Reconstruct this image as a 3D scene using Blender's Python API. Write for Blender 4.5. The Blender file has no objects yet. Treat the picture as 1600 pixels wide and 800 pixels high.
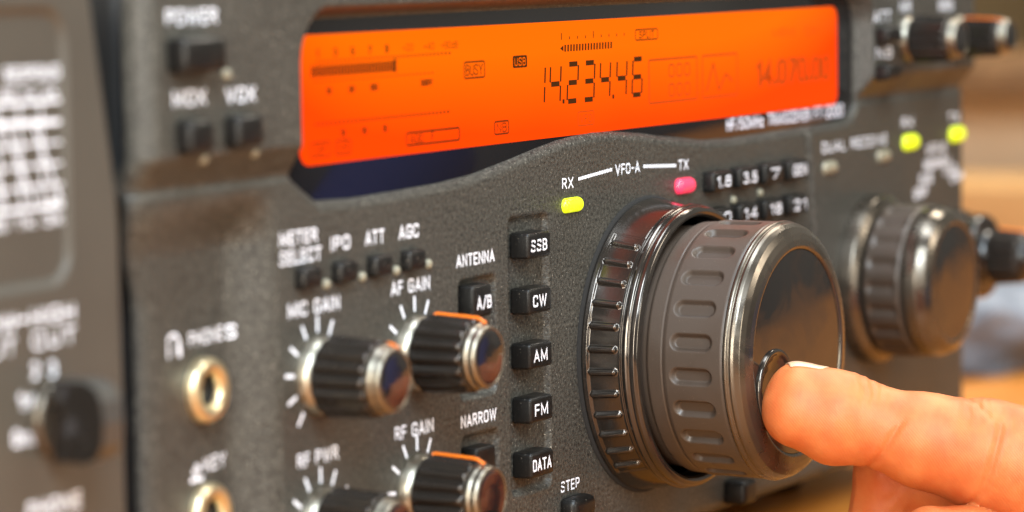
import bpy, bmesh, math
import numpy as np
from mathutils import Matrix, Vector

S = 0.001            # everything below is written in millimetres
SC = bpy.context.scene
COL = SC.collection

# ------------------------------------------------------------------ camera
cam_d = bpy.data.cameras.new('camera')
cam = bpy.data.objects.new('camera', cam_d); COL.objects.link(cam); SC.camera = cam
RIGHT = Vector((0.49581425, -0.86829901, -0.01500206))
UP = Vector((0.08739889, 0.0327042, 0.99563641))
FWD = Vector((0.86401948, 0.49496189, -0.09210358))
CAMP = Vector((-712.50633161, -371.9881149, 96.6305527))
m = Matrix.Identity(4)
for i in range(3):
    m[i][0] = RIGHT[i]; m[i][1] = UP[i]; m[i][2] = -FWD[i]; m[i][3] = CAMP[i] * S
cam.matrix_world = m
cam_d.sensor_width = 36; cam_d.sensor_fit = 'HORIZONTAL'; cam_d.lens = 117.0
cam_d.clip_start = 0.02; cam_d.clip_end = 50
cam_d.dof.use_dof = True; cam_d.dof.focus_distance = 0.772; cam_d.dof.aperture_fstop = 9.8
cam_d.dof.aperture_blades = 0

# ------------------------------------------------------------------ light
SC.view_settings.view_transform = 'Standard'; SC.view_settings.look = 'None'
SC.view_settings.exposure = 0.0; SC.view_settings.gamma = 1
W = bpy.data.worlds.new('World'); SC.world = W; W.use_nodes = True
nt = W.node_tree; bg = nt.nodes['Background']      # a dim room: soft patches of light and dark all round
tc = nt.nodes.new('ShaderNodeTexCoord'); n = nt.nodes.new('ShaderNodeTexNoise')
n.inputs['Scale'].default_value = 1.9; n.inputs['Detail'].default_value = 2.0; n.inputs['Distortion'].default_value = 0.4
nt.links.new(tc.outputs['Generated'], n.inputs['Vector'])
r = nt.nodes.new('ShaderNodeValToRGB'); r.color_ramp.elements[0].position = 0.40; r.color_ramp.elements[1].position = 0.66
r.color_ramp.elements[0].color = (0.10, 0.075, 0.05, 1); r.color_ramp.elements[1].color = (1.0, 0.92, 0.78, 1)
nt.links.new(n.outputs['Fac'], r.inputs['Fac']); nt.links.new(r.outputs['Color'], bg.inputs[0]); bg.inputs[1].default_value = 0.40


def area_light(name, loc, target, size, power, col):
    d = bpy.data.lights.new(name, 'AREA'); d.shape = 'RECTANGLE'; d.size = size[0] * S; d.size_y = size[1] * S
    d.energy = power; d.color = col
    o = bpy.data.objects.new(name, d); COL.objects.link(o)
    o.location = Vector(loc) * S
    o.rotation_euler = (Vector(target) - Vector(loc)).to_track_quat('-Z', 'Y').to_euler()
    return o


area_light('window_light', (-760, -560, 800), (0, 0, 0), (420, 620), 23, (0.80, 0.91, 1.0))
area_light('warm_fill', (420, -950, 700), (60, -160, -40), (420, 420), 8, (1.0, 0.90, 0.76))  # added warm fill from the front right, not a known lamp
area_light('overhead_fill', (120, -120, 1000), (60, -90, 0), (500, 300), 9, (0.85, 0.93, 1.0))  # added overhead to brighten upward faces, no known ceiling lamp
area_light('front_fill', (-420, -950, 230), (-150, 0, 20), (200, 560), 4.5, (1.0, 0.93, 0.80))  # added softbox that puts highlights on the jack slope and knob rims
area_light('side_fill', (-870, -250, 180), (-180, 0, 20), (160, 420), 6.0, (1.0, 0.94, 0.82))  # added at the left to brighten the left-facing jack slope
area_light('backdrop_fill', (760, 60, 800), (1000, 420, 0), (400, 400), 13, (1.0, 0.90, 0.76))  # added to brighten the wall and cardboard box, no known lamp there


# ------------------------------------------------------------------ materials
def mat(name, col, rough=0.5, metal=0.0, coat=0.0, bump=None, spec=0.5, vary=None, emit=None, estr=0.0, sss=None, dust=None, rvar=None):
    """bump=(scale per mm, strength, distance mm); vary=(scale, colour2, contrast); dust=(scale, threshold, colour)"""
    M = bpy.data.materials.new(name); M.use_nodes = True
    nt = M.node_tree; b = nt.nodes['Principled BSDF']
    b.inputs['Base Color'].default_value = (*col, 1); b.inputs['Roughness'].default_value = rough
    b.inputs['Metallic'].default_value = metal; b.inputs['Coat Weight'].default_value = coat
    b.inputs['Coat Roughness'].default_value = 0.06
    b.inputs['Specular IOR Level'].default_value = spec
    tc = nt.nodes.new('ShaderNodeTexCoord')
    colsock = None
    if vary:
        n = nt.nodes.new('ShaderNodeTexNoise'); n.inputs['Scale'].default_value = vary[0] * 1000; n.inputs['Detail'].default_value = 5
        nt.links.new(tc.outputs['Object'], n.inputs['Vector'])
        r = nt.nodes.new('ShaderNodeValToRGB'); c = vary[2]
        r.color_ramp.elements[0].position = 0.5 - c; r.color_ramp.elements[1].position = 0.5 + c
        r.color_ramp.elements[0].color = (*col, 1); r.color_ramp.elements[1].color = (*vary[1], 1)
        nt.links.new(n.outputs['Fac'], r.inputs['Fac']); colsock = r.outputs['Color']
    if dust:
        n = nt.nodes.new('ShaderNodeTexNoise'); n.inputs['Scale'].default_value = dust[0] * 1000; n.inputs['Detail'].default_value = 2
        nt.links.new(tc.outputs['Object'], n.inputs['Vector'])
        r = nt.nodes.new('ShaderNodeValToRGB')
        r.color_ramp.elements[0].position = dust[1]; r.color_ramp.elements[1].position = dust[1] + 0.07
        r.color_ramp.elements[0].color = (0, 0, 0, 1); r.color_ramp.elements[1].color = (1, 1, 1, 1)
        nt.links.new(n.outputs['Fac'], r.inputs['Fac'])
        mx = nt.nodes.new('ShaderNodeMix'); mx.data_type = 'RGBA'
        nt.links.new(r.outputs['Color'], mx.inputs['Factor'])
        mx.inputs['B'].default_value = (*dust[2], 1)
        for s in mx.inputs:
            if s.name == 'B' and s.type == 'RGBA': s.default_value = (*dust[2], 1)
            if s.name == 'A' and s.type == 'RGBA':
                s.default_value = (*col, 1)
                if colsock: nt.links.new(colsock, s)
        colsock = [s for s in mx.outputs if s.type == 'RGBA'][0]
    if colsock: nt.links.new(colsock, b.inputs['Base Color'])
    if bump:
        n = nt.nodes.new('ShaderNodeTexNoise'); n.inputs['Scale'].default_value = bump[0] * 1000; n.inputs['Detail'].default_value = 3
        nt.links.new(tc.outputs['Object'], n.inputs['Vector'])
        bn = nt.nodes.new('ShaderNodeBump'); bn.inputs['Strength'].default_value = bump[1]; bn.inputs['Distance'].default_value = bump[2] * S
        nt.links.new(n.outputs['Fac'], bn.inputs['Height']); nt.links.new(bn.outputs['Normal'], b.inputs['Normal'])
    if rvar:      # smudged, handled surface: (scale per mm, roughness low, roughness high)
        n = nt.nodes.new('ShaderNodeTexNoise'); n.inputs['Scale'].default_value = rvar[0] * 1000; n.inputs['Detail'].default_value = 6; n.inputs['Distortion'].default_value = 0.8
        nt.links.new(tc.outputs['Object'], n.inputs['Vector'])
        mr = nt.nodes.new('ShaderNodeMapRange'); mr.inputs['From Min'].default_value = 0.35; mr.inputs['From Max'].default_value = 0.65
        mr.inputs['To Min'].default_value = rvar[1]; mr.inputs['To Max'].default_value = rvar[2]
        nt.links.new(n.outputs['Fac'], mr.inputs['Value']); nt.links.new(mr.outputs['Result'], b.inputs['Roughness'])
    if emit:
        b.inputs['Emission Color'].default_value = (*emit, 1); b.inputs['Emission Strength'].default_value = estr
    if sss:
        b.inputs['Subsurface Weight'].default_value = sss[0]
        b.inputs['Subsurface Radius'].default_value = (1.0, 0.36, 0.18); b.inputs['Subsurface Scale'].default_value = sss[1] * S
    return M


M_panel = mat('textured_charcoal_paint', (0.008, 0.0080, 0.0071), 0.44, spec=0.42, bump=(1.5, 0.8, 0.24), vary=(1.25, (0.074, 0.072, 0.062), 0.22),
              dust=(1.9, 0.655, (0.26, 0.25, 0.21)), rvar=(0.022, 0.36, 0.56))
M_case = mat('charcoal_case_paint', (0.06, 0.057, 0.052), 0.55, bump=(2.0, 0.3, 0.1))
M_chassis = mat('chassis_shade_paint', (0.012, 0.011, 0.010), 0.6)  # dark paint, blackened further to carry the shade of the gap beside the speaker
M_speaker = mat('taupe_grey_paint', (0.048, 0.043, 0.035), 0.46, bump=(1.6, 0.3, 0.12), vary=(0.04, (0.060, 0.054, 0.044), 0.25))
M_button = mat('black_button_plastic', (0.006, 0.0058, 0.0055), 0.36, spec=0.3, rvar=(0.11, 0.26, 0.50), bump=(3.0, 0.12, 0.05), dust=(2.6, 0.70, (0.25, 0.22, 0.18)))
M_white = mat('white_print', (0.84, 0.89, 1.0), 0.6)
M_glass = mat('black_display_glass', (0.006, 0.006, 0.008), 0.06, spec=0.6, bump=(0.02, 0.05, 0.3))
M_rubber = mat('ribbed_knob_rubber', (0.050, 0.037, 0.028), 0.5, rvar=(0.06, 0.38, 0.62), bump=(2.4, 0.25, 0.10), dust=(3.0, 0.70, (0.16, 0.13, 0.10)))
M_gloss = mat('glossy_black_ring', (0.070, 0.061, 0.053), 0.14, metal=0.8, spec=0.9, bump=(1.0, 0.06, 0.1), dust=(2.8, 0.71, (0.30, 0.26, 0.2)))
M_rim = mat('dark_satin_metal', (0.120, 0.104, 0.084), 0.27, metal=0.85, rvar=(0.12, 0.18, 0.36), bump=(0.7, 0.05, 0.1))
M_mirror = mat('polished_black_face', (0.010, 0.009, 0.009), 0.07, spec=0.8, rvar=(0.08, 0.03, 0.2))
M_chrome = mat('satin_nickel', (0.36, 0.335, 0.275), 0.36, metal=1.0)
M_gripface = mat('grey_grip_paint', (0.04, 0.038, 0.034), 0.36)
M_cap = mat('dull_nickel', (0.24, 0.22, 0.18), 0.34, metal=1.0)
M_brass = mat('pale_brass', (0.62, 0.53, 0.34), 0.3, metal=0.9)
M_dark = mat('dark_void', (0.004, 0.004, 0.004), 0.8)
M_foam = mat('black_felt_gasket', (0.008, 0.008, 0.008), 0.95, bump=(1.5, 0.6, 0.2))
M_knob = mat('black_knob_plastic', (0.006, 0.005, 0.0045), 0.17, spec=0.7, rvar=(0.2, 0.10, 0.3))
M_flute = mat('polished_black_flutes', (0.034, 0.029, 0.025), 0.16, metal=0.6, rvar=(0.2, 0.10, 0.28))
M_orange = mat('orange_pointer_paint', (0.75, 0.17, 0.01), 0.4)
M_green = mat('lit_green_led', (0.5, 0.6, 0.02), 0.25, emit=(0.60, 0.72, 0.0), estr=0.95)
M_red = mat('lit_red_led', (0.7, 0.05, 0.1), 0.2, emit=(1.0, 0.03, 0.10), estr=0.8)
M_pale = mat('unlit_led_lens', (0.24, 0.225, 0.165), 0.3)
M_ink = mat('lcd_segment', (0.015, 0.006, 0.001), 0.35, spec=0.1, emit=(0.045, 0.010, 0.0), estr=1.0)
M_ink2 = mat('lcd_faint_segment', (0.05, 0.015, 0.002), 0.35, spec=0.1, emit=(0.55, 0.045, 0.0), estr=1.0)
M_grey = mat('window_lettering', (0.80, 0.84, 1.0), 0.5)

# the back-lit LCD: an orange lamp panel, a little deeper orange along its lower edge
M_lcd = bpy.data.materials.new('backlit_orange_lcd'); M_lcd.use_nodes = True
nt = M_lcd.node_tree; b = nt.nodes['Principled BSDF']
b.inputs['Base Color'].default_value = (0.01, 0.003, 0.0, 1); b.inputs['Roughness'].default_value = 0.3; b.inputs['Specular IOR Level'].default_value = 0.03
tc = nt.nodes.new('ShaderNodeTexCoord'); sx = nt.nodes.new('ShaderNodeSeparateXYZ'); nt.links.new(tc.outputs['Generated'], sx.inputs[0])
r = nt.nodes.new('ShaderNodeValToRGB'); r.color_ramp.elements[0].color = (1.0, 0.052, 0.0, 1); r.color_ramp.elements[1].color = (1.0, 0.138, 0.0, 1)
r.color_ramp.elements[0].position = 0.05; r.color_ramp.elements[1].position = 0.75
n = nt.nodes.new('ShaderNodeTexNoise'); n.inputs['Scale'].default_value = 14
nt.links.new(tc.outputs['Object'], n.inputs['Vector'])
ad = nt.nodes.new('ShaderNodeMath'); ad.operation = 'MULTIPLY_ADD'; ad.inputs[1].default_value = 0.35; nt.links.new(n.outputs['Fac'], ad.inputs[0])
nt.links.new(sx.outputs['Z'], ad.inputs[2])
sb = nt.nodes.new('ShaderNodeMath'); sb.operation = 'SUBTRACT'; sb.inputs[1].default_value = 0.17; nt.links.new(ad.outputs[0], sb.inputs[0])
e1 = nt.nodes.new('ShaderNodeMath'); e1.operation = 'SUBTRACT'; e1.inputs[1].default_value = 0.48; nt.links.new(sx.outputs['X'], e1.inputs[0])
e2 = nt.nodes.new('ShaderNodeMath'); e2.operation = 'ABSOLUTE'; nt.links.new(e1.outputs[0], e2.inputs[0])
e3 = nt.nodes.new('ShaderNodeMath'); e3.operation = 'POWER'; e3.inputs[1].default_value = 5.0; nt.links.new(e2.outputs[0], e3.inputs[0])
e4 = nt.nodes.new('ShaderNodeMath'); e4.operation = 'MULTIPLY_ADD'; e4.inputs[1].default_value = -17.0      # the back light fades at both ends
nt.links.new(e3.outputs[0], e4.inputs[0]); nt.links.new(sb.outputs[0], e4.inputs[2]); nt.links.new(e4.outputs[0], r.inputs['Fac']); nt.links.new(r.outputs['Color'], b.inputs['Emission Color']); b.inputs['Emission Strength'].default_value = 1.28


def wood_mat(name, c1, c2, rough):
    M = bpy.data.materials.new(name); M.use_nodes = True
    nt = M.node_tree; b = nt.nodes['Principled BSDF']; b.inputs['Roughness'].default_value = rough
    tc = nt.nodes.new('ShaderNodeTexCoord'); mp = nt.nodes.new('ShaderNodeMapping'); mp.inputs['Scale'].default_value = (4, 40, 40)
    nt.links.new(tc.outputs['Object'], mp.inputs['Vector'])
    n = nt.nodes.new('ShaderNodeTexNoise'); n.inputs['Scale'].default_value = 1.2; n.inputs['Detail'].default_value = 6; n.inputs['Distortion'].default_value = 0.6
    nt.links.new(mp.outputs['Vector'], n.inputs['Vector'])
    r = nt.nodes.new('ShaderNodeValToRGB'); r.color_ramp.elements[0].position = 0.35; r.color_ramp.elements[1].position = 0.68
    r.color_ramp.elements[0].color = (*c1, 1); r.color_ramp.elements[1].color = (*c2, 1)
    nt.links.new(n.outputs['Fac'], r.inputs['Fac']); nt.links.new(r.outputs['Color'], b.inputs['Base Color'])
    return M


M_table = wood_mat('orange_varnished_wood', (0.44, 0.15, 0.018), (0.62, 0.24, 0.04), 0.38)
M_plank = wood_mat('brown_wood', (0.09, 0.045, 0.018), (0.16, 0.085, 0.035), 0.5)
M_card = mat('tan_cardboard', (0.55, 0.37, 0.22), 0.8, vary=(0.02, (0.62, 0.44, 0.28), 0.2))
M_tape = mat('brown_packing_tape', (0.42, 0.27, 0.13), 0.3)
M_block = mat('honey_wood', (0.34, 0.19, 0.07), 0.6, vary=(0.02, (0.42, 0.25, 0.10), 0.2))
M_wall = mat('honey_wall_paint', (0.56, 0.36, 0.15), 0.8, vary=(0.004, (0.68, 0.48, 0.24), 0.2))
M_cloth = mat('blue_grey_cloth', (0.10, 0.12, 0.15), 0.9, vary=(0.03, (0.24, 0.26, 0.30), 0.15), bump=(0.8, 0.5, 0.4))
M_sleeve = mat('blue_sleeve_cloth', (0.006, 0.014, 0.13), 0.9, bump=(1.2, 0.5, 0.3))
M_keys = mat('pale_blue_keys', (0.34, 0.40, 0.58), 0.5)
M_blackbox = mat('black_box_plastic', (0.02, 0.02, 0.022), 0.4)


# ------------------------------------------------------------------ mesh building
class MB:
    """collects verts (mm) and faces with a material slot each; build() links ONE mesh object"""
    def __init__(s): s.v = []; s.f = []; s.mi = []; s.sm = []

    def add(s, V, F, mi=0, smooth=True):
        o = len(s.v); s.v.extend([tuple(p) for p in V])
        for f in F: s.f.append(tuple(i + o for i in f)); s.mi.append(mi); s.sm.append(smooth)

    def build(s, name, mats, parent=None, origin=(0, 0, 0), loc=None):
        """vertices are given in world mm; origin is subtracted; parent location is subtracted"""
        me = bpy.data.meshes.new(name)
        V = (np.array(s.v, float) - np.array(origin)) * S
        me.from_pydata(V.tolist(), [], s.f)
        for M in (mats if isinstance(mats, (list, tuple)) else [mats]): me.materials.append(M)
        me.polygons.foreach_set('material_index', s.mi); me.polygons.foreach_set('use_smooth', s.sm)
        me.update()
        o = bpy.data.objects.new(name, me); COL.objects.link(o)
        l = Vector(origin if loc is None else loc) * S
        if parent: o.parent = parent; l = l - world_loc(parent)
        o.location = l
        return o


def world_loc(o):
    l = Vector((0, 0, 0))
    while o: l = l + Vector(o.location); o = o.parent
    return l


def empty(name, loc, label, cat, group=None):
    o = bpy.data.objects.new(name, None); COL.objects.link(o); o.location = Vector(loc) * S
    o.empty_display_size = 0.02; tag(o, label, cat, group); return o


def tag(o, label=None, cat=None, group=None, kind=None):
    if label: o['label'] = label
    if cat: o['category'] = cat
    if group: o['group'] = group
    if kind: o['kind'] = kind
    return o


def copy_part(o, parent, loc):
    c = o.copy(); COL.objects.link(c); c.parent = parent; c.location = Vector(loc) * S - world_loc(parent)
    for ch in list(o.children):
        d = ch.copy(); COL.objects.link(d); d.parent = c
    return c


def grid_faces(nu, nv, wrap=False):
    F = []
    for i in range(nu if wrap else nu - 1):
        a = i * nv; b = ((i + 1) % nu) * nv
        for j in range(nv - 1): F.append((a + j, b + j, b + j + 1, a + j + 1))
    return F


def revolve(mb, prof, cx=0, cz=0, n=96, mi=0, rfun=None, smooth=True):
    """profile [(radius, y)] turned about the axis through (cx, cz) along y"""
    th = np.linspace(0, 2 * np.pi, n, endpoint=False)
    P = np.array(prof, float); V = []
    for t in th:
        R = P[:, 0] + (rfun(t, P[:, 1]) if rfun else 0)
        V.append(np.c_[cx + R * math.cos(t), P[:, 1], cz + R * math.sin(t)])
    V = np.concatenate(V); mb.add(V, grid_faces(n, len(P), True), mi, smooth)


def densify(prof, step):
    out = [prof[0]]
    for a, c in zip(prof[:-1], prof[1:]):
        k = max(1, int(math.hypot(c[0] - a[0], c[1] - a[1]) / step))
        for i in range(1, k + 1): out.append((a[0] + (c[0] - a[0]) * i / k, a[1] + (c[1] - a[1]) * i / k))
    return out


def rbox(mb, x0, x1, y0, y1, z0, z1, r=0.6, mi=0, seg=3, taper=0.0):
    bm = bmesh.new(); bmesh.ops.create_cube(bm, size=1)
    for v in bm.verts:
        k = taper if v.co.y < 0 else 0
        v.co = Vector(((x0 + x1) / 2 + v.co.x * (x1 - x0 - 2 * k), (y0 + y1) / 2 + v.co.y * (y1 - y0), (z0 + z1) / 2 + v.co.z * (z1 - z0 - 2 * k)))
    if r > 0: bmesh.ops.bevel(bm, geom=bm.edges[:], offset=r, segments=seg, profile=0.5, affect='EDGES')
    bm.verts.index_update()
    mb.add([v.co[:] for v in bm.verts], [[v.index for v in f.verts] for f in bm.faces], mi, True); bm.free()


def tube(mb, pts, r, mi=0, n=10):
    pts = [Vector(p) for p in pts]; V = []
    for i, p in enumerate(pts):
        d = (pts[min(i + 1, len(pts) - 1)] - pts[max(i - 1, 0)]).normalized()
        a = d.orthogonal().normalized() if i == 0 else (a - d * a.dot(d)).normalized()
        c = d.cross(a)
        rr = r[i] if isinstance(r, (list, tuple)) else r
        for k in range(n): t = 2 * math.pi * k / n; V.append(p + a * (rr * math.cos(t)) + c * (rr * math.sin(t)))
    F = [(i * n + k, i * n + (k + 1) % n, (i + 1) * n + (k + 1) % n, (i + 1) * n + k) for i in range(len(pts) - 1) for k in range(n)]
    F += [tuple(range(n)), tuple(range(len(V) - n, len(V)))]
    mb.add(V, F, mi)


GL = {  # condensed grotesque capitals as centre-line strokes: char -> (width, [(points, corner radius, closed)])
    'A': (.54, [([(0, 0), (.27, 1), (.54, 0)], 0, 0), ([(.10, .30), (.44, .30)], 0, 0)]),
    'B': (.46, [([(.2, 0), (0, 0), (0, 1), (.42, 1), (.42, .53), (0, .53)], .2, 0, (3, 4)), ([(0, .53), (.46, .53), (.46, 0), (.0, 0)], .22, 0, (1, 2))]),
    'C': (.48, [([(.48, .68), (.48, 1), (0, 1), (0, 0), (.48, 0), (.48, .32)], .23, 0)]),
    'D': (.48, [([(0, 0), (0, 1), (.48, 1), (.48, 0), (0, 0)], .24, 0, (2, 3))]),
    'E': (.40, [([(.40, 0), (0, 0), (0, 1), (.40, 1)], 0, 0), ([(0, .52), (.36, .52)], 0, 0)]),
    'F': (.38, [([(0, 0), (0, 1), (.38, 1)], 0, 0), ([(0, .50), (.34, .50)], 0, 0)]),
    'G': (.50, [([(.50, .70), (.50, 1), (0, 1), (0, 0), (.50, 0), (.50, .46), (.27, .46)], .23, 0, (1, 2, 3, 4))]),
    'H': (.48, [([(0, 0), (0, 1)], 0, 0), ([(.48, 0), (.48, 1)], 0, 0), ([(0, .52), (.48, .52)], 0, 0)]),
    'I': (.0, [([(0, 0), (0, 1)], 0, 0)]),
    'K': (.46, [([(0, 0), (0, 1)], 0, 0), ([(0, .38), (.46, 1)], 0, 0), ([(.16, .58), (.48, 0)], 0, 0)]),
    'L': (.38, [([(0, 1), (0, 0), (.38, 0)], 0, 0)]),
    'M': (.62, [([(0, 0), (0, 1), (.31, .12), (.62, 1), (.62, 0)], 0, 0)]),
    'N': (.48, [([(0, 0), (0, 1), (.48, 0), (.48, 1)], 0, 0)]),
    'O': (.50, [([(.50, .5), (.50, 1), (0, 1), (0, 0), (.50, 0), (.50, .5)], .24, 0)]),
    'P': (.46, [([(0, 0), (0, 1), (.46, 1), (.46, .46), (0, .46)], .24, 0, (2, 3))]),
    'Q': (.50, [([(.50, .5), (.50, 1), (0, 1), (0, 0), (.50, 0), (.50, .5)], .24, 0), ([(.30, .22), (.54, -.06)], 0, 0)]),
    'R': (.47, [([(0, 0), (0, 1), (.45, 1), (.45, .5), (0, .5)], .23, 0, (2, 3)), ([(.22, .5), (.48, 0)], 0, 0)]),
    'S': (.48, [([(.46, .76), (.46, 1), (.01, 1), (.01, .58), (.48, .44), (.48, 0), (0, 0), (0, .25)], .23, 0)]),
    'T': (.48, [([(0, 1), (.48, 1)], 0, 0), ([(.24, 0), (.24, 1)], 0, 0)]),
    'U': (.48, [([(0, 1), (0, 0), (.48, 0), (.48, 1)], .23, 0)]),
    'V': (.54, [([(0, 1), (.27, 0), (.54, 1)], 0, 0)]),
    'W': (.80, [([(0, 1), (.20, 0), (.40, .95), (.60, 0), (.80, 1)], 0, 0)]),
    'X': (.52, [([(0, 0), (.52, 1)], 0, 0), ([(0, 1), (.52, 0)], 0, 0)]),
    'Y': (.52, [([(0, 1), (.26, .45), (.52, 1)], 0, 0), ([(.26, .45), (.26, 0)], 0, 0)]),
    'Z': (.46, [([(0, 1), (.46, 1), (0, 0), (.46, 0)], 0, 0)]),
    '0': (.46, [([(.46, .5), (.46, 1), (0, 1), (0, 0), (.46, 0), (.46, .5)], .22, 0)]),
    '1': (.22, [([(0, .8), (.2, .98), (.2, 0)], 0, 0)]),
    '2': (.44, [([(0, .72), (0, 1), (.44, 1), (.44, .58), (0, .0), (.46, 0)], .2, 0, (1, 2, 3))]),
    '3': (.44, [([(0, .76), (0, 1), (.42, 1), (.42, .53), (.16, .53)], .19, 0, (1, 2, 3)), ([(.16, .53), (.44, .53), (.44, 0), (0, 0), (0, .26)], .2, 0, (1, 2, 3))]),
    '4': (.46, [([(.34, 0), (.34, 1), (0, .26), (.48, .26)], 0, 0)]),
    '5': (.44, [([(.42, 1), (.04, 1), (.02, .52), (.44, .62), (.44, 0), (0, 0), (0, .26)], .2, 0, (3, 4, 5))]),
    '6': (.46, [([(.44, .76), (.44, 1), (0, 1), (0, 0), (.46, 0), (.46, .56), (0, .56)], .21, 0, (1, 2, 3, 4, 5))]),
    '7': (.44, [([(0, 1), (.44, 1), (.14, 0)], 0, 0)]),
    '8': (.46, [([(.23, .54), (.43, .54), (.43, 1), (.03, 1), (.03, .54), (.23, .54)], .19, 0), ([(.23, .54), (.46, .54), (.46, 0), (0, 0), (0, .54), (.23, .54)], .21, 0)]),
    '9': (.46, [([(.02, .24), (.02, 0), (.46, 0), (.46, 1), (0, 1), (0, .44), (.46, .44)], .21, 0, (1, 2, 3, 4, 5))]),
    '-': (.24, [([(0, .46), (.24, .46)], 0, 0)]), '.': (.02, [([(0, -.01), (0, .12)], 0, 0)]),
    '/': (.34, [([(0, -.04), (.34, 1.04)], 0, 0)]), '+': (.40, [([(0, .45), (.4, .45)], 0, 0), ([(.2, .22), (.2, .68)], 0, 0)]),
    'z': (.34, [([(0, .66), (.34, .66), (0, 0), (.36, 0)], 0, 0)]), 'd': (.42, [([(.42, 1), (.42, 0), (0, 0), (0, .66), (.42, .66)], .19, 0, (2, 3))]),
    'k': (.38, [([(0, 0), (0, 1)], 0, 0), ([(0, .26), (.36, .66)], 0, 0), ([(.13, .4), (.38, 0)], 0, 0)]), ' ': (.22, []),
}


def round_poly(P, r, which=None):
    out = [Vector(P[0])]
    for i in range(1, len(P) - 1):
        p, a, c = Vector(P[i]), Vector(P[i - 1]), Vector(P[i + 1])
        if r <= 0 or (which and i not in which): out.append(p); continue
        la, lc = (a - p).length, (c - p).length; rr = min(r, la * .52, lc * .52)
        q0 = p + (a - p) / la * rr; q1 = p + (c - p) / lc * rr
        for k in range(7): t = k / 6; out.append(q0 * (1 - t) ** 2 + p * 2 * t * (1 - t) + q1 * t * t)
    out.append(Vector(P[-1])); res = [out[0]]
    for p in out[1:]:
        if (p - res[-1]).length > 1e-4: res.append(p)
    return res


def text(mb, s, cx, cz, h, y=-0.06, width=None, mi=1, bold=0.02, hf=None, track=1.0, xw=1.0):
    """lettering in the xz plane, cap height h, centred on (cx, cz), optionally fitted to a width"""
    T = 0.115 + bold * 2.2          # stroke thickness in cap heights
    adv = T + 0.115 * track; x = 0; strokes = []
    for ch in s:
        w, sts = GL[ch]
        for st in sts: strokes.append((x, st))
        x += w + adv
    tot = x - adv + T
    kx = (width / tot) if width else h * 0.95; kz = h * (1 - T)
    tx = T * h * 0.92                  # stroke width in mm, kept even when the word is widened
    for n_, (ox, st) in enumerate(strokes):
        P = round_poly(st[0], st[1], st[3] if len(st) > 3 else None)
        P = [Vector(((ox + T / 2 - tot / 2 + p[0]) * kx, (p[1] - 0.5) * kz)) for p in P]
        Lp, Rp = [], []
        for i, p in enumerate(P):
            d0 = (P[i] - P[i - 1]).normalized() if i else (P[1] - P[0]).normalized()
            d1 = (P[i + 1] - P[i]).normalized() if i < len(P) - 1 else d0
            n0 = Vector((-d0.y, d0.x)); n1 = Vector((-d1.y, d1.x)); m_ = (n0 + n1)
            m_ = m_.normalized() if m_.length > 1e-3 else n0
            m_ = m_ * (tx / 2 / max(m_.dot(n0), 0.42))
            q = p.copy()
            if i == 0 and st[1] == 0: q = p - d1 * tx * 0.5
            if i == len(P) - 1 and st[1] == 0: q = p + d0 * tx * 0.5
            if xw != 1.0: m_ = Vector((m_.x * xw, m_.y))
            Lp.append(q + m_); Rp.append(q - m_)
        V = [(a.x + cx, a.y + cz) for a in Lp + Rp]; k = len(P); dy = -0.012 * (n_ % 3)
        if hf: Y = np.asarray(hf(np.array([v[0] for v in V]), np.array([v[1] for v in V]))) - 0.06
        else: Y = [y] * len(V)
        mb.add([(v[0], yy + dy, v[1]) for v, yy in zip(V, Y)], [(i, i + 1, i + 1 + k, i + k) for i in range(k - 1)], mi, False)


def poly(mb, pts, y, mi=0):
    mb.add([(p[0], y, p[1]) for p in pts], [tuple(range(len(pts)))], mi, False)


def stroke(mb, p, q, w, y=-0.06, mi=1):
    p = Vector(p); q = Vector(q); d = (q - p).normalized(); nn = Vector((-d.y, d.x)) * w / 2
    poly(mb, [p + nn, q + nn, q - nn, p - nn], y, mi)


def sstep(a, c, x):
    t = np.clip((x - a) / (c - a), 0, 1); return t * t * (3 - 2 * t)


def sd_rr(x, z, x0, x1, z0, z1, r):
    qx = np.abs(x - (x0 + x1) / 2) - (x1 - x0) / 2 + r; qz = np.abs(z - (z0 + z1) / 2) - (z1 - z0) / 2 + r
    return np.hypot(np.maximum(qx, 0), np.maximum(qz, 0)) + np.minimum(np.maximum(qx, qz), 0) - r


def heightfield(mb, xs, vs, zf, yf, keep=None, mi=0):
    X = np.repeat(xs, len(vs)).reshape(len(xs), len(vs)); Vv = np.tile(vs, (len(xs), 1))
    Z = zf(X, Vv); Y = yf(X, Z, Vv)
    P = np.stack([X, Y, Z], -1).reshape(-1, 3); F = grid_faces(len(xs), len(vs))
    if keep is not None:
        K = keep(X, Z).reshape(-1); F = [f for f in F if all(K[i] for i in f)]
        used = sorted({i for f in F for i in f}); idx = {u: k for k, u in enumerate(used)}
        P = P[used]; F = [tuple(idx[i] for i in f) for f in F]
    mb.add(P, F, mi)


# ================================================================== THE SETTING
mb = MB(); rbox(mb, -1000, 1100, -330, 560, -85, -60, 3)
table = mb.build('table', M_table, origin=(0, 0, -60))
tag(table, 'orange varnished wooden table that the radio stands on', 'table')
mb = MB(); rbox(mb, -900, 2600, 620, 650, -900, 1600, 0)
wall = mb.build('wall', M_wall); tag(wall, 'honey coloured room wall far behind the table', 'wall', kind='structure')

# ================================================================== THE RADIO
radio = empty('radio_transceiver', (0, 0, -60), 'charcoal desktop radio transceiver with glowing orange display and large tuning knob', 'radio')

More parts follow.
